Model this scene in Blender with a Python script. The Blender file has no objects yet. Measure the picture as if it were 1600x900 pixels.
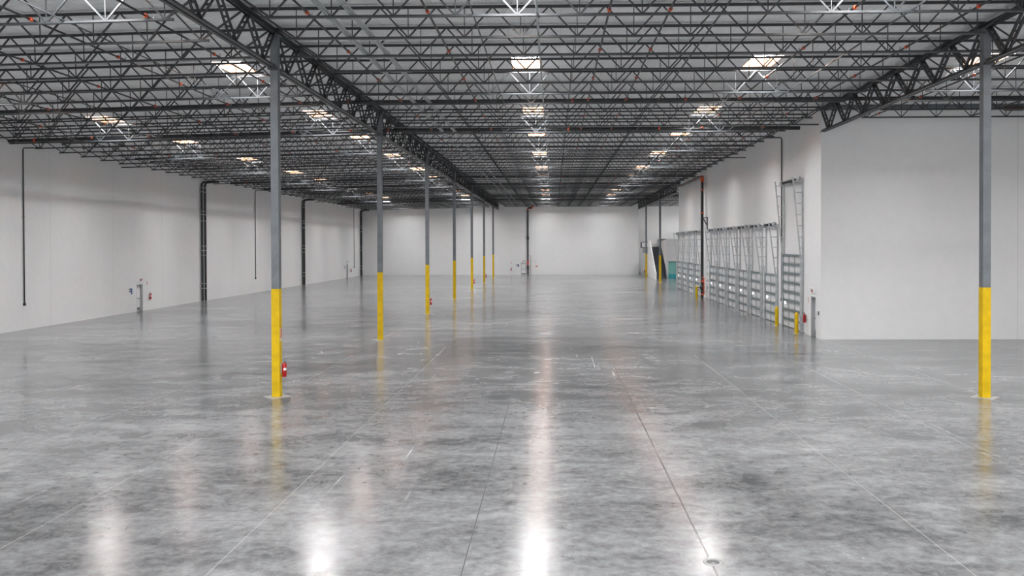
import bpy, math, random
from mathutils import Vector, Matrix
random.seed(7)
sc = bpy.context.scene
col = sc.collection
R = math.radians

# ------------------------------------------------------------------ helpers
class MB:
    def __init__(s):
        s.v = []; s.f = []; s.m = []; s.sm = []
    def add(s, vs, fs, mi=0, smooth=False):
        b = len(s.v)
        s.v += [tuple(v) for v in vs]
        for f in fs:
            s.f.append(tuple(i + b for i in f)); s.m.append(mi); s.sm.append(smooth)
        return s
    def box(s, x0, x1, y0, y1, z0, z1, mi=0):
        vs = [(x, y, z) for z in (z0, z1) for y in (y0, y1) for x in (x0, x1)]
        return s.add(vs, [(0, 2, 3, 1), (4, 5, 7, 6), (0, 1, 5, 4), (2, 6, 7, 3), (0, 4, 6, 2), (1, 3, 7, 5)], mi)
    def bar(s, p, q, w, h, up=(0, 0, 1), mi=0, off=(0, 0)):
        p = Vector(p); q = Vector(q); d = (q - p).normalized(); u = Vector(up)
        a = d.cross(u)
        if a.length < 1e-4: a = d.cross(Vector((1, 0, 0)))
        a.normalize(); b = a.cross(d).normalized()
        o = a * off[0] + b * off[1]
        vs = []
        for c in (p, q):
            for (i, j) in ((-1, -1), (1, -1), (1, 1), (-1, 1)):
                vs.append(c + o + a * (i * w / 2) + b * (j * h / 2))
        return s.add(vs, [(0, 1, 2, 3)[::-1], (4, 5, 6, 7), (0, 1, 5, 4), (1, 2, 6, 5), (2, 3, 7, 6), (3, 0, 4, 7)], mi)
    def angle(s, p, q, w, t, up=(0, 0, 1), mi=0):      # an L section
        s.bar(p, q, w, t, up, mi, (0, -w / 2 + t / 2)); s.bar(p, q, t, w - t, up, mi, (-w / 2 + t / 2, t / 2))
        return s
    def tube(s, pts, r, n=10, mi=0, cap=True):
        pts = [Vector(p) for p in pts]; rings = []
        prev = None
        for i, p in enumerate(pts):
            d = (pts[min(i + 1, len(pts) - 1)] - pts[max(i - 1, 0)]).normalized()
            if prev is None:
                a = d.cross(Vector((0, 0, 1)))
                if a.length < 1e-3: a = d.cross(Vector((1, 0, 0)))
            else:
                a = prev - d * prev.dot(d)
            a.normalize(); prev = a; b = d.cross(a)
            rings.append([p + (a * math.cos(2 * math.pi * k / n) + b * math.sin(2 * math.pi * k / n)) * r for k in range(n)])
        vs = [v for g in rings for v in g]; fs = []
        for i in range(len(pts) - 1):
            for k in range(n):
                fs.append((i * n + k, i * n + (k + 1) % n, (i + 1) * n + (k + 1) % n, (i + 1) * n + k))
        s.add(vs, fs, mi, True)
        if cap:
            s.add(rings[0], [tuple(range(n))[::-1]], mi); s.add(rings[-1], [tuple(range(n))], mi)
        return s
    def lathe(s, prof, c=(0, 0, 0), n=20, mi=0, axis='Z'):
        vs = []; fs = []
        for (r, z) in prof:
            for k in range(n):
                a = 2 * math.pi * k / n
                v = (r * math.cos(a), r * math.sin(a), z)
                if axis == 'X': v = (v[2], v[0], v[1])
                if axis == 'Y': v = (v[0], v[2], v[1])
                vs.append((v[0] + c[0], v[1] + c[1], v[2] + c[2]))
        for i in range(len(prof) - 1):
            for k in range(n):
                fs.append((i * n + k, i * n + (k + 1) % n, (i + 1) * n + (k + 1) % n, (i + 1) * n + k))
        s.add(vs, fs, mi, True)
        return s
    def prism(s, poly, x0, x1, mi=0):                  # polygon in the YZ plane, thick along X
        n = len(poly)
        vs = [(x0, y, z) for (y, z) in poly] + [(x1, y, z) for (y, z) in poly]
        fs = [tuple(range(n))[::-1], tuple(range(n, 2 * n))] + [(i, (i + 1) % n, n + (i + 1) % n, n + i) for i in range(n)]
        return s.add(vs, fs, mi)
    def mesh(s, name, mats):
        me = bpy.data.meshes.new(name)
        me.from_pydata(s.v, [], s.f)
        for m in (mats if isinstance(mats, (list, tuple)) else [mats]): me.materials.append(m)
        me.polygons.foreach_set('material_index', s.m)
        me.polygons.foreach_set('use_smooth', s.sm)
        me.update()
        return me
    def build(s, name, mats, parent=None, loc=None):
        return link(name, s.mesh(name, mats), parent, loc)

def link(name, me, parent=None, loc=None):
    o = bpy.data.objects.new(name, me); col.objects.link(o)
    if parent is not None: o.parent = parent
    if loc is not None: o.location = loc
    return o

def tag(o, label=None, cat=None, group=None, kind=None):
    if label: o['label'] = label
    if cat: o['category'] = cat
    if group: o['group'] = group
    if kind: o['kind'] = kind
    return o

def empty(name, loc, label, cat, group=None, rot=(0, 0, 0)):
    o = bpy.data.objects.new(name, None); col.objects.link(o)
    o.location = loc; o.rotation_euler = rot; o.empty_display_size = 0.2
    return tag(o, label, cat, group, 'thing')

def struct(o):
    o['kind'] = 'structure'; return o

def copy_tree(o, parent=None):
    c = o.copy(); col.objects.link(c)
    if parent is not None: c.parent = parent
    for ch in list(o.children): copy_tree(ch, c)
    return c

ORD = ['first', 'second', 'third', 'fourth', 'fifth', 'sixth', 'seventh', 'eighth', 'ninth', 'tenth', 'eleventh', 'twelfth',
       'thirteenth', 'fourteenth', 'fifteenth', 'sixteenth', 'seventeenth', 'eighteenth', 'nineteenth', 'twentieth']

# ------------------------------------------------------------------ materials
def mat(name, color, rough=0.5, metal=0.0, spec=0.5, emit=None, estr=0.0):
    m = bpy.data.materials.new(name); m.use_nodes = True
    b = m.node_tree.nodes['Principled BSDF']
    b.inputs['Base Color'].default_value = (*color, 1)
    b.inputs['Roughness'].default_value = rough
    b.inputs['Metallic'].default_value = metal
    b.inputs['Specular IOR Level'].default_value = spec
    if emit:
        b.inputs['Emission Color'].default_value = (*emit, 1); b.inputs['Emission Strength'].default_value = estr
    return m

class NT:
    def __init__(s, m):
        s.t = m.node_tree; s.n = s.t.nodes; s.l = s.t.links; s.b = s.n['Principled BSDF']
        s.tc = s.n.new('ShaderNodeTexCoord'); s.co = s.tc.outputs['Object']
        s.sep = None
    def lk(s, a, b): s.l.new(a, b)
    def axis(s, i):
        if not s.sep:
            s.sep = s.n.new('ShaderNodeSeparateXYZ'); s.lk(s.co, s.sep.inputs[0])
        return s.sep.outputs[i]
    def map(s, scale=(1, 1, 1), rot=(0, 0, 0), loc=(0, 0, 0)):
        n = s.n.new('ShaderNodeMapping'); s.lk(s.co, n.inputs['Vector'])
        n.inputs['Scale'].default_value = scale; n.inputs['Rotation'].default_value = rot; n.inputs['Location'].default_value = loc
        return n.outputs[0]
    def noise(s, vec, scale=1, detail=4, rough=0.55, dist=0.0):
        n = s.n.new('ShaderNodeTexNoise'); s.lk(vec, n.inputs['Vector'])
        n.inputs['Scale'].default_value = scale; n.inputs['Detail'].default_value = detail
        n.inputs['Roughness'].default_value = rough; n.inputs['Distortion'].default_value = dist
        return n.outputs[0]
    def math(s, op, a, b=None, c=None, clamp=False):
        n = s.n.new('ShaderNodeMath'); n.operation = op; n.use_clamp = clamp
        for i, v in enumerate((a, b, c)):
            if v is None: continue
            if isinstance(v, (int, float)): n.inputs[i].default_value = v
            else: s.lk(v, n.inputs[i])
        return n.outputs[0]
    def ramp(s, f, a, b, lo=0.0, hi=1.0):
        n = s.n.new('ShaderNodeMapRange'); s.lk(f, n.inputs[0]); n.interpolation_type = 'SMOOTHSTEP'
        n.inputs[1].default_value = a; n.inputs[2].default_value = b
        n.inputs[3].default_value = lo; n.inputs[4].default_value = hi
        return n.outputs[0]
    def mix(s, f, a, b, mode='MIX'):
        n = s.n.new('ShaderNodeMix'); n.data_type = 'RGBA'; n.blend_type = mode
        if isinstance(f, (int, float)): n.inputs[0].default_value = f
        else: s.lk(f, n.inputs[0])
        for i, v in ((6, a), (7, b)):
            if isinstance(v, tuple): n.inputs[i].default_value = (*v, 1)
            else: s.lk(v, n.inputs[i])
        return n.outputs[2]
    def line(s, ax, off, pitch, w):                    # 1 on joint lines every pitch along an axis
        d = s.math('SUBTRACT', s.axis(ax), off)
        d = s.math('PINGPONG', d, pitch / 2)
        return s.math('LESS_THAN', d, w)
    def bump(s, h, strength, dist):
        n = s.n.new('ShaderNodeBump'); n.inputs['Strength'].default_value = strength; n.inputs['Distance'].default_value = dist
        s.lk(h, n.inputs['Height']); s.lk(n.outputs[0], s.b.inputs['Normal'])

def wall_mat(name, ax, off, pitch, base=0.69):
    m = mat(name, (base, base, base), 0.75, 0, 0.3); t = NT(m)
    n1 = t.noise(t.map((0.12, 0.12, 0.05)), 1, 3); n2 = t.noise(t.map((2.5, 2.5, 2.5)), 1, 4)
    k = t.math('ADD', t.ramp(n1, 0.3, 0.7, -0.025, 0.025), t.ramp(n2, 0.3, 0.7, -0.01, 0.01))
    c = t.n.new('ShaderNodeCombineColor')
    v = t.math('ADD', k, base)
    for i, g in enumerate((0.995, 1.0, 1.0)):
        t.lk(t.math('MULTIPLY', v, g), c.inputs[i])
    cc = c.outputs[0]
    if pitch:
        cc = t.mix(t.line(ax, off, pitch, 0.014), cc, (0.5, 0.5, 0.5))
    t.lk(cc, t.b.inputs['Base Color'])
    return m

def floor_mat():
    m = mat('polished_concrete', (0.3, 0.3, 0.31), 0.3, 0, 0.5); t = NT(m)
    big = t.noise(t.map((0.08, 0.13, 1)), 1, 4, 0.5, 0.5)
    mid = t.noise(t.map((0.35, 0.75, 1), loc=(7, 3, 0)), 1, 5, 0.55, 0.4)
    cloud = t.noise(t.map((1.3, 1.9, 1), loc=(2, 9, 0)), 1, 9, 0.66, 0.9)
    fine = t.noise(t.map((5, 5, 1)), 1, 7, 0.75)
    v = t.math('ADD', t.ramp(big, 0.2, 0.8, -0.06, 0.06), t.ramp(mid, 0.15, 0.85, -0.06, 0.06))
    v = t.math('ADD', v, t.ramp(cloud, 0.2, 0.8, -0.06, 0.06))
    v = t.math('ADD', v, t.ramp(fine, 0.2, 0.8, -0.06, 0.06))
    # slab bays poured with a slightly different tone
    v = t.math('ADD', v, 0.168)
    # fine curved scratches and chips
    for (sx, sy, lo, w, amt) in ((0.55, 0.8, 4, 0.0028, 0.05), (0.9, 0.5, 11, 0.0035, -0.05), (1.7, 1.3, 17, 0.005, 0.05)):
        rn = t.noise(t.map((sx, sy, 1), loc=(lo, lo * 2, 0), rot=(0, 0, R(lo * 7))), 1, 2, 0.5, 0.6)
        rl = t.math('LESS_THAN', t.math('ABSOLUTE', t.math('SUBTRACT', rn, 0.5)), w)
        rm = t.noise(t.map((0.7, 0.7, 1), loc=(lo * 3, 1, 0)), 1, 3)
        v = t.math('ADD', v, t.math('MULTIPLY', t.math('MULTIPLY', rl, t.ramp(rm, 0.52, 0.66, 0, 1)), amt))
    chip = t.noise(t.map((7, 7, 1), loc=(4, 4, 0)), 1, 2, 0.5)
    v = t.math('ADD', v, t.ramp(chip, 0.76, 0.79, 0, 0.16)); v = t.math('SUBTRACT', v, t.ramp(chip, 0.23, 0.2, 0, 0.09))
    # drag marks and tyre scuffs running down the lanes
    sc1 = t.noise(t.map((7.0, 0.16, 1), rot=(0, 0, R(3))), 1, 3, 0.7, 0.3)
    msk = t.noise(t.map((0.35, 0.12, 1), loc=(5, 1, 0)), 1, 3)
    scr = t.math('MULTIPLY', t.ramp(sc1, 0.66, 0.72, 0, 1), t.ramp(msk, 0.5, 0.62, 0, 1))
    sc2 = t.noise(t.map((0.3, 5.0, 1), rot=(0, 0, R(-14)), loc=(3, 8, 0)), 1, 3, 0.7, 0.8)
    scr2 = t.math('MULTIPLY', t.ramp(sc2, 0.68, 0.74, 0, 1), t.ramp(msk, 0.42, 0.34, 0, 1))
    v = t.math('ADD', v, t.math('MULTIPLY', scr, 0.12)); v = t.math('ADD', v, t.math('MULTIPLY', scr2, 0.06))
    c = t.n.new('ShaderNodeCombineColor')
    for i, g in enumerate((0.985, 1.0, 1.018)): t.lk(t.math('MULTIPLY', v, g), c.inputs[i])
    cc = c.outputs[0]
    J = 24.1 / 6
    cc = t.mix(t.math('MULTIPLY', t.line(1, 28.3 - 17.07 / 8 * 0, 17.07 / 4, 0.012), 0.6), cc, (0.11, 0.11, 0.115))
    cc = t.mix(t.math('MULTIPLY', t.line(0, -9.5, J, 0.012), 0.4), cc, (0.42, 0.41, 0.39))
    d = t.math('ABSOLUTE', t.math('SUBTRACT', t.axis(0), -9.5 + 3 * J))
    cc = t.mix(t.math('LESS_THAN', d, 0.019), cc, (0.06, 0.06, 0.065))
    d2 = t.math('ABSOLUTE', t.math('SUBTRACT', t.axis(0), -9.5 + 2 * J))
    cc = t.mix(t.math('LESS_THAN', d2, 0.011), cc, (0.1, 0.1, 0.105))
    t.lk(cc, t.b.inputs['Base Color'])
    r = t.math('ADD', t.ramp(mid, 0.2, 0.8, 0.13, 0.20), t.ramp(cloud, 0.2, 0.8, -0.02, 0.04))
    r = t.math('ADD', r, t.math('MULTIPLY', scr, 0.12))
    t.lk(r, t.b.inputs['Roughness'])
    t.bump(t.math('ADD', t.math('MULTIPLY', cloud, 0.6), fine), 0.07, 0.02)
    return m

def foil_mat():
    m = mat('white_foil', (0.74, 0.75, 0.76), 0.42, 0.0, 0.5); t = NT(m)
    w1 = t.noise(t.map((0.9, 2.2, 1), rot=(0, 0, R(25))), 1, 5, 0.6, 1.5)
    w2 = t.noise(t.map((3.5, 1.2, 1), rot=(0, 0, R(-20))), 1, 4, 0.6, 0.8)
    seam = t.line(1, 28.3, 2.4386, 0.05); seam2 = t.line(0, -9.5, 0.61, 0.01)
    cc = t.mix(t.ramp(w1, 0.35, 0.65), (0.86, 0.87, 0.875), (0.95, 0.955, 0.96))
    cc = t.mix(t.math('MULTIPLY', seam2, 0.35), cc, (0.5, 0.5, 0.51))
    t.lk(cc, t.b.inputs['Base Color'])
    t.bump(t.math('ADD', w1, w2), 0.9, 0.14)
    return m

def steel_mat(name, c, rough=0.45, metal=0.0):
    m = mat(name, c, rough, metal, 0.5); t = NT(m)
    n = t.noise(t.map((3, 3, 3)), 1, 3)
    t.lk(t.mix(t.ramp(n, 0.3, 0.7), tuple(x * 0.88 for x in c), tuple(min(1, x * 1.12) for x in c)), t.b.inputs['Base Color'])
    return m

M = {}
M['floor'] = floor_mat()
M['foil'] = foil_mat()
M['wall_y'] = wall_mat('white_tilt_up_side', 1, 53.7, 7.75)
M['wall_x'] = wall_mat('white_tilt_up_end', 0, 25.0, 24.0)
M['wall'] = wall_mat('white_painted_wall', 0, 0, 0)
M['wall_mezz'] = wall_mat('pale_gray_wall', 0, 0, 0, 0.55)
M['wall_daylit'] = wall_mat('daylit_white_wall', 0, 0, 0, 0.8)  # lighter base paints in the daylight falling on the alcove wall
M['joist'] = steel_mat('joist_paint', (0.026, 0.029, 0.032), 0.38)
M['truss'] = steel_mat('girder_paint', (0.036, 0.038, 0.040), 0.38)
M['column'] = steel_mat('column_gray', (0.125, 0.138, 0.152), 0.4)
M['yellow'] = steel_mat('safety_yellow', (0.60, 0.39, 0.002), 0.5)
M['yellow'].node_tree.nodes['Principled BSDF'].inputs['Specular IOR Level'].default_value = 0.25
M['galv'] = steel_mat('galvanized', (0.46, 0.48, 0.49), 0.38, 0.35)
M['galv_dark'] = steel_mat('galvanized_dark', (0.16, 0.20, 0.21), 0.4, 0.2)
M['doorskin'] = steel_mat('dock_door_skin', (0.60, 0.61, 0.62), 0.45, 0.0)
M['stile'] = steel_mat('door_stile', (0.27, 0.29, 0.295), 0.4, 0.2)
M['black'] = steel_mat('black_pipe', (0.014, 0.015, 0.017), 0.35)
M['rubber'] = mat('rubber', (0.012, 0.012, 0.012), 0.6)
M['red'] = mat('red_enamel', (0.42, 0.010, 0.010), 0.3)
M['orange'] = mat('red_coupling', (0.62, 0.09, 0.03), 0.4)
M['white'] = mat('white_enamel', (0.8, 0.8, 0.8), 0.4)
M['gray'] = mat('gray_frame', (0.36, 0.37, 0.38), 0.4)
M['kick'] = mat('steel_kick_plate', (0.20, 0.20, 0.205), 0.35, 0.4)
M['blue'] = mat('sign_blue', (0.02, 0.08, 0.25), 0.4)
M['signred'] = mat('sign_red', (0.5, 0.05, 0.05), 0.4)
M['patch'] = steel_mat('pale_grout', (0.32, 0.32, 0.31), 0.3)
M['plywood'] = steel_mat('plywood_curb', (0.15, 0.056, 0.014), 0.6)
M['step'] = mat('stair_step_steel', (0.06, 0.066, 0.078), 0.4)
M['navy'] = mat('dark_stair_steel', (0.018, 0.024, 0.04), 0.4)
M['teal'] = mat('teal_glass', (0.16, 0.42, 0.38), 0.12)
M['cyan'] = mat('cyan_glass', (0.02, 0.32, 0.36), 0.12)
M['brown'] = mat('brown_louver', (0.07, 0.035, 0.025), 0.5)
SKY = 105.0
M['sky'] = mat('skylight_dome', (0.8, 0.8, 0.8), 0.4, emit=(0.97, 0.985, 1.0), estr=SKY)
M['lite'] = mat('daylight_pane', (0.8, 0.8, 0.8), 0.2, emit=(1.0, 0.98, 1.0), estr=1.6)

# ------------------------------------------------------------------ layout
BAY = 17.07; NJ = 7; SP = BAY / NJ
Y1 = 28.3                                   # first column line
XL, XR, XW, XO = -9.5, 14.5, -32.9, 38.6    # column rows, left wall, unseen right wall
YF = 143.0                                  # far wall
YO = 45.4                                   # office wall
ZB = 11.6; ZT = 12.6; DECK = 12.68          # joist bottom / top, roof deck
SLOPE = 0.5 / (XL - XW)
XD = 14.75; YDE = 98.3                      # dock wall face and its far end
def dz(x): return SLOPE * min(0.0, x - XL)

# ------------------------------------------------------------------ floor, walls
struct(MB().box(-34, 40, -14, YF + 3, -0.25, 0).build('floor', M['floor']))

def cut_wall(name, axis, face, back, a0, a1, z1, opens, m):
    """a wall along X or Y with door openings; face/back are its two planes"""
    mb = MB(); cur = a0
    def seg(u0, u1, za, zb):
        if u1 - u0 < 1e-4 or zb - za < 1e-4: return
        lo, hi = min(face, back), max(face, back)
        if axis == 'Y': mb.box(lo, hi, u0, u1, za, zb)
        else: mb.box(u0, u1, lo, hi, za, zb)
    for (o0, o1, h) in sorted(opens):
        seg(cur, o0, 0, z1); seg(o0, o1, h, z1); cur = o1
    seg(cur, a1, 0, z1)
    return struct(mb.build(name, m))

cut_wall('wall_left', 'Y', XW, XW - 0.35, -14, YF + 0.35, 12.4, [(64.9, 65.9, 2.15), (131.4, 132.4, 2.15)], M['wall_y'])
cut_wall('wall_far', 'X', YF, YF + 0.35, XW, 14.6, 12.9, [(-5.62, -4.72, 2.15)], M['wall'])
MB().box(14.6, 29, YF + 1.6, YF + 1.95, 0, 12.9).build('wall_alcove', M['wall_daylit'])['kind'] = 'structure'
MB().box(14.25, 14.6, YF + 0.35, YF + 1.6, 0, 12.9).build('wall_alcove_return', M['wall'])['kind'] = 'structure'
MB().box(28.6, 28.95, YDE, YF + 1.6, 0, 12.9).build('wall_alcove_side', M['wall'])['kind'] = 'structure'
cut_wall('wall_office', 'X', YO, YO + 0.3, 14.8, XO, 12.9, [], M['wall_x'])
cut_wall('wall_pier', 'Y', 14.48, 14.8, YO, 48.25, 12.9, [(46.25, 47.15, 2.25)], M['wall'])
MB().box(XD, XD + 0.35, 48.25, YDE, 0, 12.9).build('wall_dock', M['wall_y'])['kind'] = 'structure'
MB().box(XD + 0.35, 28.6, YDE - 0.35, YDE, 0, 12.9).build('wall_dock_end', M['wall'])['kind'] = 'structure'
MB().box(XO, XO + 0.35, -14, YO + 0.3, 0, 12.9).build('wall_right_unseen', M['wall_y'])['kind'] = 'structure'  # out of view; put in to close the room for the light
struct(MB().box(14.8, XO, YO - 0.06, YO, 12.40, 12.66).box(14.8, XO, YO - 0.14, YO - 0.06, 12.62, 12.66).build('trim_1', M['column']))

# ------------------------------------------------------------------ skylights and roof deck
SKX, SKY_ = 1.27, 2.16
KS = [2, 7, 11, 16, 21, 25, 30, 35, 39, 44]
KFILL = [-3, -7, -12]  # rows out of view, added to light the near floor
def ky(k): return Y1 + SP * (k + 0.5)
sky_list = []
for rname, x in (('far left', -25.3), ('left', -13.2), ('center', -1.1), ('right', 8.6)):
    for i, k in enumerate(KFILL): sky_list.append((x, ky(k), rname, -1 - i))
    for i, k in enumerate(KS): sky_list.append((x, ky(k), rname, i))
for i, k in enumerate(KFILL + [2]): sky_list.append((17.7, ky(k), 'outer right', -1 - i if k < 0 else 0))
for i, k in enumerate(KFILL + [2]): sky_list.append((29.5, ky(k), 'right wall', -1 - i if k < 0 else 0))  # unseen row, added to light the right wall
for i, k in enumerate([30, 35, 39, 44]): sky_list.append((21.0, ky(k), 'alcove', i))

xs = sorted(set([-33.2, XL, 39.0] + [round(x + s * SKX / 2, 3) for (x, *_r) in sky_list for s in (-1, 1)]))
mb = MB()
for x0, x1 in zip(xs[:-1], xs[1:]):
    hs = sorted(y for (x, y, *_r) in sky_list if x0 < x < x1)
    cur = -14.0; segs = []
    for y in hs:
        segs.append((cur, y - SKY_ / 2)); cur = y + SKY_ / 2
    segs.append((cur, YF + 2))
    za, zb = DECK + dz(x0), DECK + dz(x1)
    for (a, b) in segs:
        vs = [(x0, a, za), (x1, a, zb), (x1, b, zb), (x0, b, za), (x0, a, za + .12), (x1, a, zb + .12), (x1, b, zb + .12), (x0, b, za + .12)]
        mb.add(vs, [(0, 1, 2, 3)[::-1], (4, 5, 6, 7), (0, 1, 5, 4), (1, 2, 6, 5), (2, 3, 7, 6), (3, 0, 4, 7)])
struct(mb.build('ceiling', M['foil']))

H = 0.40; a, b = SKX / 2, SKY_ / 2
cm = MB()
cm.box(-a, -a + .04, -b, b, 0, H).box(a - .04, a, -b, b, 0, H).box(-a + .04, a - .04, -b, -b + .04, 0, H).box(-a + .04, a - .04, b - .04, b, 0, H)
curb_me = cm.mesh('curb', M['plywood'])
dm = MB(); N = 6
gv = []
for j in range(N + 1):
    for i in range(N + 1):
        u, v = i / N * 2 - 1, j / N * 2 - 1
        gv.append((u * a * 1.02, v * b * 1.02, H + 0.12 * (1 - u * u) * (1 - v * v)))
dm.add(gv, [(j * (N + 1) + i, j * (N + 1) + i + 1, (j + 1) * (N + 1) + i + 1, (j + 1) * (N + 1) + i) for j in range(N) for i in range(N)], 0, True)
dome_me = dm.mesh('dome', M['sky'])
for (x, y, rn, i) in sky_list:
    where = {'far left': 'in the far left roof row', 'left': 'in the row left of the left columns',
             'center': 'in the center roof row', 'right': 'in the roof row right of center',
             'outer right': 'beside the right yellow column', 'right wall': 'added to light the outer right wall', 'alcove': 'over the stair alcove'}[rn]
    if i < 0: lab = f'unseen skylight {where}, {ORD[-1 - i]} back from the first column'
    elif rn in ('outer right', 'right wall'): lab = f'white skylight with plywood curb {where}'
    else: lab = f'unseen skylight {where}, {ORD[i]} beyond the first column'
    o = empty('skylight', (x, y, DECK + dz(x)), lab, 'skylight', 'skylights in the roof', (0, -SLOPE if x < XL else 0, 0))
    link('curb', curb_me, o); link('dome', dome_me, o)

# ------------------------------------------------------------------ bar joists
def joist_set(L):
    d = {}
    nb = 13 if L > 20 else 7
    e = 1.5; p = (L - 2 * e) / (nb - 1)
    zt, zb = ZT - ZB - 0.03, 0.035
    bx = [e + p * i for i in range(nb)]; tx = [e + p * (i + .5) for i in range(nb - 1)]
    t = MB()                                          # two angles back to back, flanges up
    t.box(0, L, -.075, .075, ZT - ZB - .012, ZT - ZB).box(0, L, -.022, .022, ZT - ZB - .075, ZT - ZB - .012)
    t.box(0, .12, -.06, .06, ZT - ZB - .13, ZT - ZB - .012).box(L - .12, L, -.06, .06, ZT - ZB - .13, ZT - ZB - .012)
    d['top'] = t.mesh('top_chord', M['joist'])
    d['bot'] = MB().box(e - .25, L - e + .25, -.06, .06, 0, .014).box(e - .25, L - e + .25, -.022, .022, .014, .07).mesh('bottom_chord', M['joist'])
    d['tie'] = MB().box(.16, L - .16, -.06, .06, 0, .014).box(.16, L - .16, -.022, .022, .014, .07).mesh('bottom_chord', M['joist'])
    hp = p / 2; y = (0, 1, 0)
    d['up'] = MB().angle((0, 0, zb), (hp, 0, zt), .046, .016, y).mesh('web_member', M['joist'])
    d['dn'] = MB().angle((0, 0, zb), (-hp, 0, zt), .046, .016, y).mesh('web_member', M['joist'])
    d['vt'] = MB().bar((0, 0, zb), (0, 0, zt), .026, .026, y).mesh('web_member', M['joist'])
    d['e0'] = MB().angle((e, 0, zb), (.12, 0, zt), .055, .018, y).mesh('web_member', M['joist'])
    d['e1'] = MB().angle((L - e, 0, zb), (L - .12, 0, zt), .055, .018, y).mesh('web_member', M['joist'])
    w = MB()
    w.bar((e, 0, zb), (.12, 0, zt), .05, .035, y).bar((L - e, 0, zb), (L - .12, 0, zt), .05, .035, y)
    for i, x in enumerate(bx):
        w.bar((x, 0, zb), (x, 0, zt), .026, .026, y)
        if i < nb - 1: w.bar((x, 0, zb), (x + hp, 0, zt), .042, .03, y)
        if i > 0: w.bar((x, 0, zb), (x - hp, 0, zt), .042, .03, y)
    d['web'] = w.mesh('web', M['joist'])
    d['bx'] = bx; d['nb'] = nb
    return d
JS = {'mid': joist_set(XR - XL), 'left': joist_set((XL - XW) / math.cos(math.atan(SLOPE))), 'right': joist_set(XO - XR), 'alcove': joist_set(14.0)}

def joist(x0, k, key, near, label, group):
    s = JS[key]
    z = ZB + (dz(XW) if key == 'left' else 0)
    o = empty('roof_joist', (x0, Y1 + SP * k, z), label, 'roof joist', group, (0, -math.atan(SLOPE) if key == 'left' else 0, 0))
    link('top_chord', s['top'], o)
    link('bottom_chord', s['tie'] if k % NJ == 0 else s['bot'], o)
    if near:
        link('web_member', s['e0'], o); link('web_member', s['e1'], o)
        for i, x in enumerate(s['bx']):
            link('web_member', s['vt'], o, (x, 0, 0))
            if i < s['nb'] - 1: link('web_member', s['up'], o, (x, 0, 0))
            if i > 0: link('web_member', s['dn'], o, (x, 0, 0))
    else:
        link('web', s['web'], o)
    return o

def jlabel(where, k, ref='left'):
    if k < 0: return f'black open web joist {where}, {ORD[-1 - k]} nearer than the first yellow column'
    j, i = divmod(k, NJ)
    c = ORD[j]
    if i == 0: return f'black open web joist {where}, tied to the {c} {ref} column'
    return f'black open web joist {where}, {ORD[i - 1]} beyond the {c} {ref} column'
KMAX = int((YF - 0.4 - Y1) / SP)
for k in range(-4, KMAX + 1):
    joist(XL, k, 'mid', k < 12, jlabel('over the center span', k), 'roof joists of the center span')
    joist(XW, k, 'left', k < 10, jlabel('over the left span', k), 'roof joists of the left span')
for k in range(-4, 7):
    joist(XR, k, 'right', k < 7, jlabel('over the right span', k, 'right'), 'roof joists of the right span')
for k in range(30, KMAX + 1):
    if Y1 + SP * k > YDE + .3:
        joist(XR, k, 'alcove', False, jlabel('over the stair alcove', k), 'roof joists of the stair alcove')

# ------------------------------------------------------------------ girders
GZ0, GZ1 = 11.2, 12.5
def girder(x, y0, y1, label):
    o = empty('roof_girder', (x, y0, 0), label, 'girder', 'girder trusses on the column rows')
    L = y1 - y0; n = max(2, round(L / SP)); p = L / n
    t = MB()
    for s in (-1, 1):
        t.box(s * .03, s * .17, .0, L, GZ1 - .02, GZ1) if s > 0 else t.box(-.17, -.03, 0, L, GZ1 - .02, GZ1)
        t.box(s * .05 - .012, s * .05 + .012, 0, L, GZ1 - .15, GZ1 - .02)
    t.build('top_chord', M['truss'], o)
    t = MB()
    for s in (-1, 1):
        t.box(min(s * .03, s * .15), max(s * .03, s * .15), .15, L - .15, GZ0, GZ0 + .018)
        t.box(s * .04 - .011, s * .04 + .011, .15, L - .15, GZ0 + .018, GZ0 + .13)
    t.build('bottom_chord', M['truss'], o)
    for i in range(n):
        bot = (i + .5) * p
        for e in (i * p, (i + 1) * p):
            q = min(max(e, .2), L - .2)
            d = MB()
            for s in (-1, 1):
                d.angle((s * .075, bot, GZ0 + .08), (s * .075, q, GZ1 - .1), .075, .02, (1, 0, 0))
            for u in (.3, .5, .7):
                yy = bot + (q - bot) * u; zz = GZ0 + .08 + (GZ1 - GZ0 - .18) * u
                d.box(-.08, .08, yy - .02, yy + .02, zz - .03, zz + .03)
            d.build('web_member', M['truss'], o)
        MB().box(-.012, .012, bot - .16, bot + .16, GZ0 + .05, GZ0 + .22).build('gusset', M['truss'], o)
    return o
girder(XL, Y1 - BAY, Y1, 'dark steel girder truss nearest the camera, ending at the first left column')
for j in range(6):
    girder(XL, Y1 + BAY * j, Y1 + BAY * (j + 1), f'dark steel girder truss between the {ORD[j]} and {ORD[j + 1]} left columns')
girder(XL, Y1 + BAY * 6, YF, 'dark steel girder truss from the seventh left column to the far wall')
girder(XR, Y1 - BAY, Y1, 'dark steel girder truss at upper right, nearer than the right column')
girder(XR, Y1, YO, 'dark steel girder truss from the right column to the white wall corner')
girder(XR, YDE + .1, Y1 + BAY * 5, 'dark steel girder truss from the dock wall end to the nearer alcove column')
girder(XR, Y1 + BAY * 5, Y1 + BAY * 6, 'dark steel girder truss between the two alcove columns')
girder(XR, Y1 + BAY * 6, YF, 'dark steel girder truss from the farther alcove column to the far wall')

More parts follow.
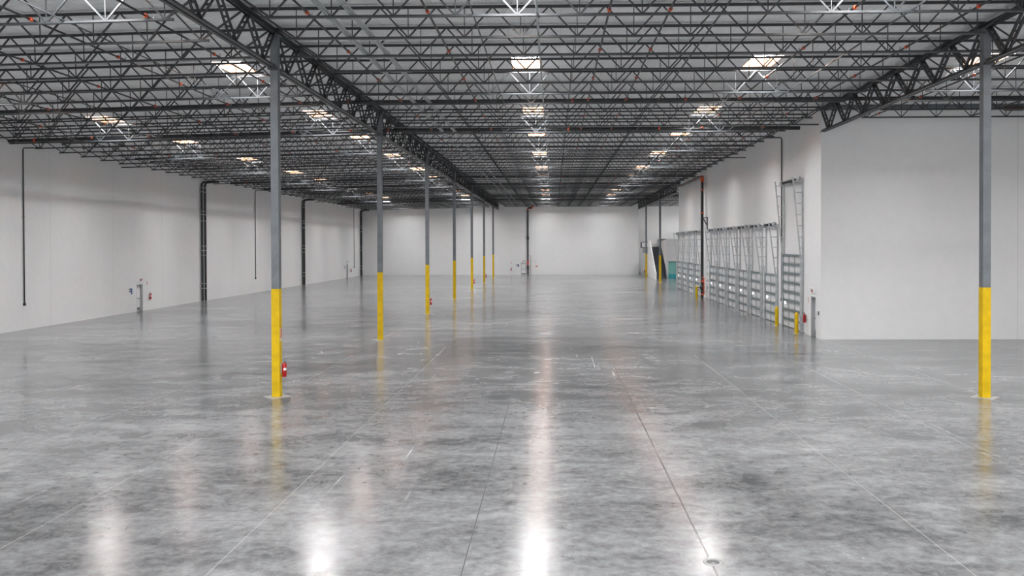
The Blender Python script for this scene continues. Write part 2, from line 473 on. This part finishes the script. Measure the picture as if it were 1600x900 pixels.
# ------------------------------------------------------------------ columns
W = .13
shaft_me = MB().box(-W, W, -W, W, 3.68, GZ1 - .15).box(-.19, .19, -.19, .19, GZ1 - .172, GZ1 - .151).mesh('shaft', M['column'])
sl_me = MB().box(-W - .006, W + .006, -W - .006, W + .006, 0.0, 3.7).mesh('yellow_guard', M['yellow'])
seat_me = MB().box(-.16, .16, -.30, -.13, GZ0 - .05, GZ0 + 0).box(-.16, .16, .13, .30, GZ0 - .05, GZ0 + 0).mesh('bracket', M['truss'])
tn = 1
def column(x, y, label):
    global tn
    o = empty('steel_column', (x, y, 0), label, 'column', 'gray steel columns with yellow bases')
    link('shaft', shaft_me, o); link('yellow_guard', sl_me, o); link('bracket', seat_me, o)
    tn += 1
    r = .52
    p = MB(); p.add([(x - r, y, .001), (x, y - r, .001), (x + r, y, .001), (x, y + r, .001), (x - r, y, .006), (x, y - r, .006), (x + r, y, .006), (x, y + r, .006)],
                    [(3, 2, 1, 0), (4, 5, 6, 7), (0, 1, 5, 4), (1, 2, 6, 5), (2, 3, 7, 6), (3, 0, 4, 7)])
    struct(p.build('trim_%d' % tn, M['patch']))
    return o
desc = ['largest in the left row with extinguisher', 'second from the camera in the left row', 'third from the camera in the left row',
        'fourth from the camera in the left row', 'fifth from the camera in the left row', 'sixth from the camera in the left row',
        'farthest in the left row near the end wall']
for j in range(7): column(XL, Y1 + BAY * j, 'gray steel column with yellow base, ' + desc[j])
column(XR, Y1, 'gray steel column with yellow base, alone at the right in front of the blank wall')
column(XR, Y1 + BAY * 5, 'gray steel column with yellow base, at the foot of the stair beyond the dock doors')
column(XR, Y1 + BAY * 6, 'gray steel column with yellow base, left of the stair at the far end')

# ------------------------------------------------------------------ fire extinguishers (back at the origin, facing +X)
def extinguisher(x, y, z, rz, label):
    o = empty('fire_extinguisher', (x, y, z), label, 'fire extinguisher', 'red fire extinguishers', (0, 0, rz))
    link('cylinder', EX['cyl'], o); link('label_band', EX['lab'], o); link('valve', EX['valve'], o); link('hose', EX['hose'], o); link('wall_bracket', EX['br'], o)
    return o
EX = {}
EX['cyl'] = MB().lathe([(.0, 0), (.065, 0), (.078, .012), (.078, .37), (.070, .43), (.045, .465), (.025, .475), (.025, .49), (0, .49)], (.12, 0, 0), 20).mesh('cylinder', M['red'])
lm = MB(); la = [R(-95 + 8 * q) for q in range(11)]
lm.add([(.12 + .0792 * math.cos(q), .0792 * math.sin(q), z) for z in (.23, .31) for q in la], [(q, q + 1, q + 12, q + 11) for q in range(10)], 0, True)
EX['lab'] = lm.mesh('label_band', M['white'])
EX['valve'] = MB().box(.1, .14, -.02, .02, .49, .54).bar((.12, -.02, .545), (.12, -.12, .575), .025, .012).bar((.12, -.02, .53), (.12, -.11, .525), .02, .01).lathe([(0, 0), (.02, 0), (.02, .02), (0, .02)], (.14, 0, .515), 10, 0, 'X').mesh('valve', M['kick'])
EX['hose'] = MB().tube([(.12, .02, .515), (.14, .08, .5), (.15, .11, .42), (.15, .10, .28), (.15, .095, .15)], .012, 8).mesh('hose', M['rubber'])
EX['br'] = MB().box(0, .035, -.03, .03, .1, .46).mesh('wall_bracket', M['galv'])
def ext_sign(x, y, z, rz, label):
    o = empty('extinguisher_sign', (x, y, z), label, 'sign', 'extinguisher signs', (0, 0, rz))
    MB().box(0, .008, -.06, .06, 0, .42).build('plate', M['white'], o)
    MB().box(.008, .011, -.05, .05, .1, .41).build('red_panel', M['signred'], o)
    MB().add([(.011, -.045, .09), (.011, .045, .09), (.011, 0, .015)], [(0, 2, 1)]).build('arrow', M['signred'], o)
    return o
for j, txt in ((0, 'nearest yellow column on the left'), (2, 'third yellow column of the left row'), (4, 'fifth yellow column of the left row'), (5, 'sixth yellow column of the left row')):
    extinguisher(XL + .136, Y1 + BAY * j, .68, 0, 'red fire extinguisher on the ' + txt)
    ext_sign(XL + .136, Y1 + BAY * j, 1.92, 0, 'small red and white extinguisher sign on the ' + txt)
extinguisher(XR - .136, Y1 + BAY * 6, .68, math.pi, 'red fire extinguisher on the yellow column left of the stair')
extinguisher(14.48, 47.95, .68, math.pi, 'red fire extinguisher between the tall dock door and the exit door')
ext_sign(14.48, 47.6, 1.75, math.pi, 'slim red and white extinguisher sign left of the pier exit door')
extinguisher(XW, 66.9, .85, 0, 'red fire extinguisher beside the nearer door in the left wall')
ext_sign(XW, 66.6, 1.95, 0, 'slim pink and white sign above the extinguisher on the left wall')
extinguisher(XW, 134.0, .85, 0, 'red fire extinguisher beside the farther door in the left wall')
extinguisher(-7.3, YF, .75, -math.pi / 2, 'red fire extinguisher on the end wall left of the white door')
ext_sign(-7.3, YF, 1.85, -math.pi / 2, 'slim sign above the extinguisher on the end wall')

# ------------------------------------------------------------------ exit doors (opening along +Y from the origin, room on +X)
dn = 0
def exit_door(loc, rz, w, h):
    global dn
    dn += 1
    o = bpy.data.objects.new('door_%d' % dn, None); col.objects.link(o); o.location = loc; o.rotation_euler = (0, 0, rz); struct(o)
    MB().box(-.26, -.21, .06, w - .06, .01, h - .06).build('leaf', M['white'], o)
    MB().box(-.28, -.0, 0, .06, 0, h).box(-.28, 0, w - .06, w, 0, h).box(-.28, 0, .06, w - .06, h - .06, h).build('frame', M['gray'], o)
    MB().box(-.21, -.20, .1, w - .1, .03, .3).build('kick_plate', M['kick'], o)
    MB().box(-.21, -.12, .12, .42, h - .2, h - .11).bar((-.14, .3, h - .1), (-.1, .7, h - .1), .03, .02).build('closer', M['gray'], o)
    MB().box(-.21, -.15, .14, w - .14, .98, 1.04).build('push_bar', M['kick'], o)
    return o
exit_door((XW, 64.9, 0), 0, 1.0, 2.15)
exit_door((XW, 131.4, 0), 0, 1.0, 2.15)
exit_door((-5.62, YF, 0), -math.pi / 2, .9, 2.15)
exit_door((14.48, 47.15, 0), math.pi, .9, 2.25)

def exit_light(loc, rz, label):
    o = empty('exit_light', loc, label, 'exit light', 'exit lights over the doors', (0, 0, rz))
    MB().box(0, .06, -.16, .16, 0, .2).build('housing', M['white'], o)
    MB().box(.06, .065, -.13, .13, .03, .17).build('red_face', M['signred'], o)
    m = MB()
    m.lathe([(0, 0), (.05, 0), (.075, .05), (.07, .09), (0, .1)], (.06, -.09, .25), 14, 0, 'X')
    m.lathe([(0, 0), (.05, 0), (.075, .05), (.07, .09), (0, .1)], (.06, .09, .25), 14, 0, 'X')
    m.box(0, .06, -.1, .1, .2, .24).build('lamp_head', M['white'], o)
exit_light((XW, 65.5, 2.38), 0, 'white and red exit light above the nearer door in the left wall')
exit_light((XW, 131.9, 2.38), 0, 'white and red exit light above the farther door in the left wall')
exit_light((-5.17, YF, 2.38), -math.pi / 2, 'white and red exit light above the end wall door')
exit_light((14.48, 46.75, 2.45), math.pi, 'white and red exit light above the door in the pier')

def access_sign(loc, rz, label):
    o = empty('door_sign', loc, label, 'sign', 'blue door signs', (0, 0, rz))
    MB().box(0, .01, -.32, -.06, .1, .38).build('dark_panel', M['rubber'], o)
    MB().box(0, .012, -.04, .16, -.08, .38).build('blue_panel', M['blue'], o)
    MB().box(.01, .013, -.26, -.13, .17, .30).build('white_mark', M['white'], o)
access_sign((XW, 64.05, 1.5), 0, 'dark blue door signs left of the nearer door in the left wall')
access_sign((XW, 130.4, 1.5), 0, 'dark blue door signs left of the farther door in the left wall')
access_sign((-6.1, YF, 1.45), -math.pi / 2, 'dark blue door signs left of the end wall door')
o = empty('red_sign', (-2.9, YF - .01, 1.5), 'small dark red sign right of the end wall riser', 'sign')
MB().box(-.22, .22, -.01, 0, -.1, .1).build('plate', M['signred'], o)
MB().box(-.19, .19, -.013, -.01, .06, .075).build('edge_line', M['white'], o)
o = empty('card_reader', (14.48, 45.75, 1.3), 'small black card reader on the pier right of its door', 'card reader')
MB().box(-.03, 0, -.05, .05, 0, .2).build('body', M['rubber'], o); MB().box(-.034, -.03, -.03, .03, .12, .17).build('button', M['gray'], o)

# ------------------------------------------------------------------ left wall: roof drains and conduit drops
def roof_drain(y, label):
    o = empty('roof_drain', (XW, y, 0), label, 'roof drain pipe', 'paired black roof drains')
    for dy in (-.36, .36):
        p = [(.16, dy, 0.02), (.16, dy, 10.75), (.2, dy, 10.98), (.34, dy, 11.12), (.7, dy, 11.16), (1.5, dy, 11.18)]
        MB().tube(p, .105, 14).build('pipe', M['black'], o)
    for z in (1.2, 1.65, 4.3, 4.75, 5.15, 7.5, 8.1, 8.4, 10.2, 10.6):
        MB().box(.0, .03, -.52, .52, z - .03, z + .03).box(.27, .285, -.52, .52, z - .025, z + .025).box(0, .285, -.52, -.50, z - .025, z + .025).box(0, .285, -.01, .01, z - .025, z + .025).box(0, .285, .50, .52, z - .025, z + .025).build('strap', M['galv'], o)
roof_drain(77.2, 'pair of strapped black drain pipes on the left wall, nearest pair')
roof_drain(108.3, 'pair of strapped black drain pipes on the left wall, middle pair')
roof_drain(141.0, 'pair of strapped black drain pipes in the far left wall corner')
def conduit_drop(x, y, ztop, sx, label):
    o = empty('conduit_drop', (x, y, 0), label, 'conduit', 'thin conduit drops on the walls')
    MB().tube([(sx * .06, 0, 1.6), (sx * .06, 0, ztop), (sx * .1, 0, ztop + .12), (sx * .4, .25, ztop + .16), (sx * .9, .6, ztop + .2)], .04, 8).build('conduit', M['black'], o)
    MB().box(min(0, sx * .12), max(0, sx * .12), -.06, .06, 1.5, 1.66).build('junction_box', M['black'], o)
    for z in (3, 5, 7, 9): MB().box(min(0, sx * .11), max(0, sx * .11), -.055, .055, z, z + .04).build('clip', M['galv_dark'], o)
conduit_drop(XW, 50.9, 11.15, 1, 'thin dark conduit down the left wall at the frame edge')
conduit_drop(XW, 91.0, 11.15, 1, 'thin dark conduit down the left wall between nearest and middle drain pairs')
conduit_drop(XW, 136.3, 11.15, 1, 'thin dark conduit down the left wall near the far corner drains')
conduit_drop(XD, 53.95, 11.9, -1, 'thin dark conduit down the dock wall left of the tall door')

# ------------------------------------------------------------------ dock doors (origin on the wall face, room on -X, width along Y)
def dock_door(y, w, hgt, htrack, nsec, ncol, label, group):
    o = empty('dock_door', (XD, y, 0), label, 'dock door', group)
    sh = hgt / nsec
    for i in range(nsec):
        z0, z1 = i * sh + .02, (i + 1) * sh - .01
        m = MB().box(-.10, -.06, -w / 2, w / 2, z0, z1)
        cw = w / ncol
        for c in range(ncol):                         # stepped steel skin between the stiles
            m.box(-.118, -.10, -w / 2 + c * cw + .10, -w / 2 + (c + 1) * cw - .10, z0 + sh * .53, z1 - .14)
            m.box(-.118, -.10, -w / 2 + c * cw + .10, -w / 2 + (c + 1) * cw - .10, z0 + .06, z0 + sh * .47)
        sec = m.build('door_section', M['doorskin'], o)
        MB().box(-.17, -.10, -w / 2, w / 2, z1 - .05, z1 + .01).box(-.17, -.155, -w / 2, w / 2, z1 - .11, z1 - .05).build('strut', M['galv_dark'], sec)
        for c in range(ncol + 1):
            yy = -w / 2 + c * cw
            yy = min(max(yy, -w / 2 + .035), w / 2 - .035)
            MB().box(-.135, -.10, yy - .035, yy + .035, z0, z1 - .05).build('stile', M['stile'], sec)
    wz = sh * (2.45 if nsec < 7 else 2.6)
    MB().box(-.125, -.1, w / 2 - .58, w / 2 - .24, wz - .08, wz + .08).build('vision_pane', M['lite'], o)
    MB().box(-.11, -.05, -w / 2, w / 2, 0.0, .03).build('bottom_seal', M['rubber'], o)
    for s in (-1, 1):
        yy = s * (w / 2 + .10)
        t = MB().box(-.20, -.06, yy - .05, yy + .05, 0, hgt)
        t.bar((-.15, yy - s * .03, hgt - .3), (-.62, yy - s * .03, htrack), .07, .07, (0, 1, 0))
        tr = t.build('track', M['galv'], o)
        MB().box(-.02, 0, yy - .06, yy + .06, 0, htrack - .1).box(-.10, -.02, yy - .012, yy + .012, 0, htrack - .1).build('wall_angle', M['galv'], tr)
        n = max(4, int((htrack - hgt) / .62))
        for i in range(n):
            z = hgt + (htrack - hgt) * (i + .6) / n
            xx = -.15 - .47 * (z - hgt + .3) / (htrack - hgt + .3)
            MB().bar((xx, yy, z), (-.01, yy, z), .035, .05).build('rung', M['galv'], tr)
    zz = htrack - .12
    MB().tube([(-.24, -w / 2 - .2, zz), (-.24, w / 2 + .2, zz)], .03, 10).build('shaft', M['galv_dark'], o)
    for s in (-1, 1):
        MB().lathe([(0, -.07), (.15, -.07), (.15, -.05), (.11, -.04), (.11, .05), (.15, .05), (.15, .07), (0, .07)], (-.24, s * (w / 2 - .02), zz), 18, 0, 'Y').build('cable_drum', M['galv'], o)
    for s in (-1, 1):
        MB().tube([(-.24, s * .15, zz), (-.24, s * (w / 2 - .28), zz)], .085, 12).build('spring', M['rubber'], o)
    MB().box(-.26, 0, -.03, .03, zz - .12, zz + .1).build('center_bracket', M['galv_dark'], o)
    return o
DY = 4.045; DB = 56.4; DW = 2.72
dock_door(51.45, 3.75, 4.55, 9.15, 8, 3, 'tall wide galvanized dock door nearest the white pier', 'galvanized dock doors')
first = None
slots = [0, 1, 2, 3, 4, 5, 7, 8, 9, 10]
for q, k in enumerate(slots):
    if k <= 5: lab = f'low galvanized dock door, {ORD[k]} beyond the tall door, before the riser pipe'
    else: lab = f'low galvanized dock door, {ORD[k - 7]} beyond the black riser pipe'
    if first is None:
        first = dock_door(DB, DW, 3.2, 6.6, 5, 2, lab, 'galvanized dock doors')
    else:
        c = copy_tree(first); c.location = (XD, DB + DY * k, 0); c['label'] = lab

# ------------------------------------------------------------------ bollards
def bollard(x, y, label):
    o = empty('bollard', (x, y, 0), label, 'bollard', 'yellow bollards at the dock wall')
    MB().lathe([(.11, 0), (.11, 1.12), (.10, 1.16), (.07, 1.2), (.03, 1.22), (0, 1.222)], (0, 0, 0), 20).build('post', M['yellow'], o)
    MB().lathe([(.22, 0), (.22, .006), (.11, .008)], (0, 0, 0), 20).build('floor_ring', M['patch'], o)
bollard(14.05, 48.45, 'yellow bollard in front of the tall dock door, nearest the camera')
bollard(14.1, 52.9, 'yellow bollard between the tall dock door and the first low door')
bollard(13.55, 79.2, 'yellow bollard in front of the black riser pipe')

# ------------------------------------------------------------------ sprinkler risers
o = empty('sprinkler_riser', (14.35, 80.7, 0), 'thick black sprinkler riser with red couplings on the dock wall', 'sprinkler riser')
MB().tube([(0, 0, 0), (0, 0, 11.45), (0, .1, 11.62), (0, .3, 11.7), (-.05, 12.5, 11.75), (-.6, 14.5, 11.8)], .14, 14).build('pipe', M['black'], o)
for z in (.35, 1.6, 8.2, 10.4):
    MB().lathe([(.0, -.06), (.17, -.06), (.17, .06), (0, .06)], (0, 0, z), 16).build('coupling', M['orange'], o)
MB().tube([(0, 0, 11.2), (0, 0, 11.45), (0, .1, 11.62), (0, .3, 11.7), (0, .55, 11.7)], .175, 14).build('elbow', M['orange'], o)
for y in (4.0, 8.0, 12.0): MB().lathe([(.0, -.06), (.17, -.06), (.17, .06), (0, .06)], (-.02, y, 11.73), 16, 0, 'Y').build('coupling', M['orange'], o)
br = MB().bar((.05, -.2, 7.7), (.4, -.7, 6.9), .07, .07).bar((.05, -.2, 7.75), (.4, -.7, 7.75), .07, .07).bar((.36, -.7, 7.8), (.36, -.7, 6.6), .08, .08)
br.build('brace', M['black'], o)
MB().box(0, .4, -.03, .03, 11.0, 11.05).build('wall_strap', M['galv_dark'], o)
MB().lathe([(0, -.2), (.2, -.2), (.24, 0), (.2, .2), (0, .2)], (0, 0, 1.0), 16).tube([(-.2, 0, 1.0), (-.42, 0, 1.0)], .04, 8).build('valve', M['black'], o)
MB().tube([(0, -.1, 2.0), (-.1, -.6, 2.0), (0.0, -.95, 2.0), (0.0, -.95, .35), (0, -.3, .3)], .045, 8).build('drain_loop', M['orange'], o)
o = empty('white_strip', (XD, 79.1, 0), 'narrow white upright strip with black clips right of the riser', 'cover strip')  # plain upright white strip with clips, of no known purpose
MB().box(-.12, 0, -.14, .14, .6, 6.5).build('strip', M['white'], o)
for i in range(9):
    MB().box(-.14, 0, .14, .26, 1.0 + i * .65, 1.14 + i * .65).build('clip', M['black'], o)

o = empty('sprinkler_riser', (-4.4, YF - .35, 0), 'black sprinkler riser with red elbow on the far end wall', 'sprinkler riser')
MB().tube([(0, 0, 0), (0, 0, 11.35)], .13, 14).build('pipe', M['black'], o)
MB().tube([(0, 0, 11.2), (0, 0, 11.38), (.12, 0, 11.5), (.7, 0, 11.5), (.82, 0, 11.6), (.82, 0, 11.95)], .15, 12).build('elbow', M['orange'], o)
MB().tube([(.05, 0, 11.5), (.66, 0, 11.5)], .155, 12).build('crosspiece', M['black'], o)
MB().lathe([(0, -.3), (.2, -.3), (.2, .3), (0, .3)], (0, 0, 6.4), 14).build('check_valve', M['black'], o)
MB().box(-.65, .65, .28, .34, 10.95, 11.0).build('wall_strap', M['galv_dark'], o)
MB().tube([(0, 0, 1.75), (0, 0, 2.45)], .16, 12).build('red_fitting', M['signred'], o)
MB().lathe([(0, -.15), (.22, -.15), (.22, .15), (0, .15)], (0, 0, 1.35), 14).build('valve', M['black'], o)
MB().tube([(.1, 0, 3.3), (.5, 0, 3.3), (.5, 0, .1)], .05, 8).tube([(.0, 0, 1.5), (.5, 0, 1.45)], .05, 8).tube([(.0, 0, .95), (.5, 0, .95)], .05, 8).build('drain_loop', M['gray'], o)
MB().tube([(.15, .3, 2.4), (1.35, .3, 2.4), (1.35, .3, 1.25)], .02, 8).build('conduit', M['gray'], o)

# ------------------------------------------------------------------ sprinkler mains and branch lines in the roof
def main_pipe(k, r, x1, label):
    y = Y1 + SP * k; z = 11.96
    o = empty('sprinkler_main', (XL, y, z), label, 'sprinkler main', 'thick black sprinkler mains across the roof')
    MB().tube([(XW + .4 - XL, 0, dz(XW + .4)), (0, 0, 0), (x1 - XL, 0, 0)], r, 12).build('pipe', M['black'], o)
    x = XW + 2.0
    while x < x1 - .5:
        MB().lathe([(0, -.05), (r + .035, -.05), (r + .035, .05), (0, .05)], (x - XL, 0, dz(x)), 12, 0, 'X').build('coupling', M['orange' if int(x) % 3 == 0 else 'black'], o)
        x += 5.3
main_pipe(4.5, .09, 38.3, 'thick black sprinkler main across the whole roof, nearest of the mains')
main_pipe(8.5, .11, 14.4, 'thick black sprinkler main across the roof just beyond the second left column')
main_pipe(22.5, .12, 14.1, 'thick black sprinkler main across the roof near the fourth left column')
main_pipe(26.5, .12, 14.1, 'thick black sprinkler main across the roof before the fifth left column')
main_pipe(39.5, .12, 14.4, 'thick black sprinkler main across the roof near the far end')

def branch(x, y0, y1, label):
    z = 11.93 + dz(x)
    o = empty('sprinkler_branch', (x, y0, z), label, 'sprinkler pipe', 'thin sprinkler branch lines along the roof')
    MB().tube([(0, 0, 0), (0, y1 - y0, 0)], .034, 8).build('pipe', M['black'], o)
    y = Y1 + SP * -3.75
    while y < min(y1, 75):
        if y > y0:
            MB().lathe([(0, -.05), (.06, -.05), (.06, .05), (0, .05)], (0, y - y0, 0), 10, 0, 'Y').build('coupling', M['orange'], o)
            MB().tube([(0, y - y0 + .5, .0), (0, y - y0 + .5, .1)], .02, 6).lathe([(0, .1), (.035, .1), (.035, .115), (0, .12)], (0, y - y0 + .5, 0), 8).build('sprinkler_head', M['galv'], o)
        y += SP * 2
bl = JS['mid']['bx']
pm = bl[1] - bl[0]
tops = [XL + bl[0] + pm * (i + .5) for i in range(12)]
for n, i in enumerate((0, 2, 5, 6, 9, 11)):
    branch(tops[i], 19.0, YF - .6, f'thin sprinkler pipe with red couplings over the center span, {ORD[n]} from the left column row')
bl2 = JS['left']['bx']; pl = bl2[1] - bl2[0]
tl = [XW + bl2[0] + pl * (i + .5) for i in range(12)]
for n, i in enumerate((11, 9, 7, 4, 2)):
    branch(tl[i], 19.0, YF - .6, f'thin sprinkler pipe with red couplings over the left span, {ORD[n]} from the left column row')
for n, i in enumerate((0, 3, 5)):
    branch(XR + bl[0] + pm * (i + .5), 19.0, YO - .6, f'thin sprinkler pipe with red couplings over the right span, {ORD[n]} from the right column')

def bridging(x, z, y0, y1, label):
    o = empty('bridging_bar', (x, y0, z + dz(x)), label, 'bridging bar', 'joist bridging bars')
    MB().angle((0, 0, 0), (0, y1 - y0, 0), .04, .012).build('bar', M['joist'], o)
for n, i in enumerate((3, 7, 10)):
    xx = XL + bl[i] + .5
    bridging(xx, 11.70, 19.0, YF - .5, f'thin dark bridging bar under the center span, {ORD[n]} from the left columns')
for n, i in enumerate((2, 6, 10)):
    xx = XW + bl2[i] + .5
    bridging(xx, 11.70, 19.0, YF - .5, f'thin dark bridging bar under the left span, {ORD[n]} from the left wall')

o = empty('conduit_line', (-0.45, 19.0, 11.71), 'bright silver conduit running under the right edge of the center skylight row', 'conduit')
MB().tube([(0, 0, 0), (0, YF - 20, 0)], .034, 8).build('conduit', M['galv'], o)
for k in range(-3, 24, 3): MB().box(-.05, .05, Y1 + SP * k - 19 - .03, Y1 + SP * k - 19 + .03, .03, .05).build('clip', M['galv'], o)

# silver conduit bundles resting on the joist bottom chords
for x, lab, tz in ((-6.42, 'left of the two silver conduit bundles right of the left girder', False), (-5.72, 'right of the two silver conduit bundles, with short cross struts', True)):
    o = empty('conduit_bundle', (x, 19.0, 11.70), lab, 'conduit', 'silver conduit bundles')
    for i in range(3):
        MB().tube([(i * .075, 0, .0), (i * .075, YF - 21, .0)], .024, 8).build('conduit', M['galv'], o)
    for k in range(-3, 30):
        y = Y1 + SP * k + .35
        if y > 19.3:
            (MB().box(-.35, .45, y - 19 - .02, y - 19 + .02, -.055, -.026) if tz else MB().box(-.05, .2, y - 19 - .02, y - 19 + .02, -.055, -.026)).build('strut', M['galv'], o)

# ------------------------------------------------------------------ alcove: office block, stair, landing
struct(MB().box(16.75, 17.1, 124.5, 134.5, 0, 6.0).box(17.1, 18.3, 124.5, 124.9, 2.65, 6.0).box(18.3, 28.5, 124.5, 124.9, 0, 6.0).box(16.75, 28.5, 124.9, 141, 5.85, 6.0).build('wall_mezzanine', M['wall_mezz']))
o = bpy.data.objects.new('door_%d' % (dn + 1), None); col.objects.link(o); o.location = (17.1, 124.7, 0); struct(o)
MB().box(.04, 1.16, 0, .03, .75, 2.6).build('glass', M['teal'], o); MB().box(.04, 1.16, 0, .03, .03, .75).build('lower_glass', M['cyan'], o)
MB().box(0, .04, -.03, .06, 0, 2.65).box(1.16, 1.2, -.03, .06, 0, 2.65).box(.04, 1.16, -.03, .06, 2.6, 2.65).box(.58, .61, -.02, .05, .03, 2.6).build('frame', M['gray'], o)
st = empty('staircase', (15.1, 123.6, 0), 'white walled stair with dark steps climbing away beyond the dock doors', 'stairs')
ns, rise, run = 26, 4.8 / 26, 7.8 / 26
for i in range(ns):
    MB().box(.16, 1.5, i * run, (i + 1) * run + .03, (i + 1) * rise - .04, (i + 1) * rise).box(.16, 1.5, i * run, i * run + .015, i * rise, (i + 1) * rise - .04).build('step', M['step'], st)
Ls = ns * run
MB().prism([(0, 0), (0, 1.1), (.6, 1.1), (Ls, 5.9), (Ls + 1.8, 5.9), (Ls + 1.8, 0)], 0, .15).build('parapet', M['white'], st)
MB().prism([(.0, 0), (0.0, .5), (.4, 1.3), (Ls, 5.7), (Ls, 4.6), (.9, .0)], 1.5, 1.62).build('stringer', M['navy'], st)
MB().box(.15, 1.62, Ls, Ls + 2.2, 4.6, 4.8).build('landing', M['navy'], st)
MB().box(.15, 1.62, Ls + 2.2, Ls + 2.35, 4.6, 6.0).build('landing_wall', M['white'], st)
o = empty('balcony', (14.15, 133.6, 4.75), 'small dark framed balcony ledge left of the stair at the far end', 'balcony')
MB().box(0, .9, 0, 1.8, 0, .75).build('guard_panel', M['white'], o)
MB().box(-.06, 0, -.04, 1.84, -.12, .82).box(-.06, .9, -.04, 0, .75, .84).box(-.06, .9, -.04, 0, -.12, 0).box(0, .9, 0, 1.8, -.12, -.001).build('frame', M['navy'], o)
MB().prism([(-.02, -.12), (.05, -.12), (.05, -.9)], .1, .9).bar((.1, .02, -.12), (.9, .02, -1.0), .09, .09).build('brace', M['gray'], o)

# ------------------------------------------------------------------ small things
o = empty('floor_drain', (2.58, 13.55, 0), 'round dark drain cover with pale ring on the floor joint', 'drain cover')
MB().lathe([(.16, .0), (.16, .004), (.105, .006), (.105, .0)], (0, 0, 0), 28).build('ring', M['patch'], o)
MB().lathe([(.104, .0), (.104, .005), (.02, .006), (.02, .009), (0, .009)], (0, 0, 0), 28).build('cover', M['kick'], o)
o = empty('louver_vent', (24.7, YO - .17, 12.3), 'brown louvered vent at the top of the blank right wall', 'vent')
MB().box(-.5, .5, 0, .1, 0, .24).build('frame', M['brown'], o)
for i in range(4): MB().bar((-.46, -.01, .04 + i * .05), (.46, -.01, .04 + i * .05), .03, .02).build('louver', M['brown'], o)

# ------------------------------------------------------------------ sky, camera
w = bpy.data.worlds.new('World'); sc.world = w; w.use_nodes = True
bg = w.node_tree.nodes['Background']; bg.inputs['Color'].default_value = (0.97, 0.985, 1.0, 1); bg.inputs['Strength'].default_value = 2.2

F = 1300.0; YAW, PITCH, ROLL = 0.022, 0.011, 0.0031
PX, PY = 865 - F * YAW, 382.5 + F * PITCH
cd = bpy.data.cameras.new('camera'); cam = bpy.data.objects.new('camera', cd); col.objects.link(cam)
cd.sensor_width = 36; cd.lens = 36 * F / 1600
cd.shift_x = (800 - PX) / 1600; cd.shift_y = (PY - 450) / 1600
cd.clip_end = 500
cam.matrix_world = Matrix.Translation((0, 0, 5.18)) @ Matrix.Rotation(YAW, 4, 'Z') @ Matrix.Rotation(math.pi / 2 - PITCH, 4, 'X') @ Matrix.Rotation(-ROLL, 4, 'Z')
sc.camera = cam
sc.view_settings.view_transform = 'Standard'; sc.view_settings.look = 'None'; sc.view_settings.gamma = 1
sc.view_settings.use_curve_mapping = False
sc.view_settings.exposure = 0.42
sc.cycles.max_bounces = 10; sc.cycles.diffuse_bounces = 6; sc.cycles.glossy_bounces = 4
sc.cycles.use_denoising = True
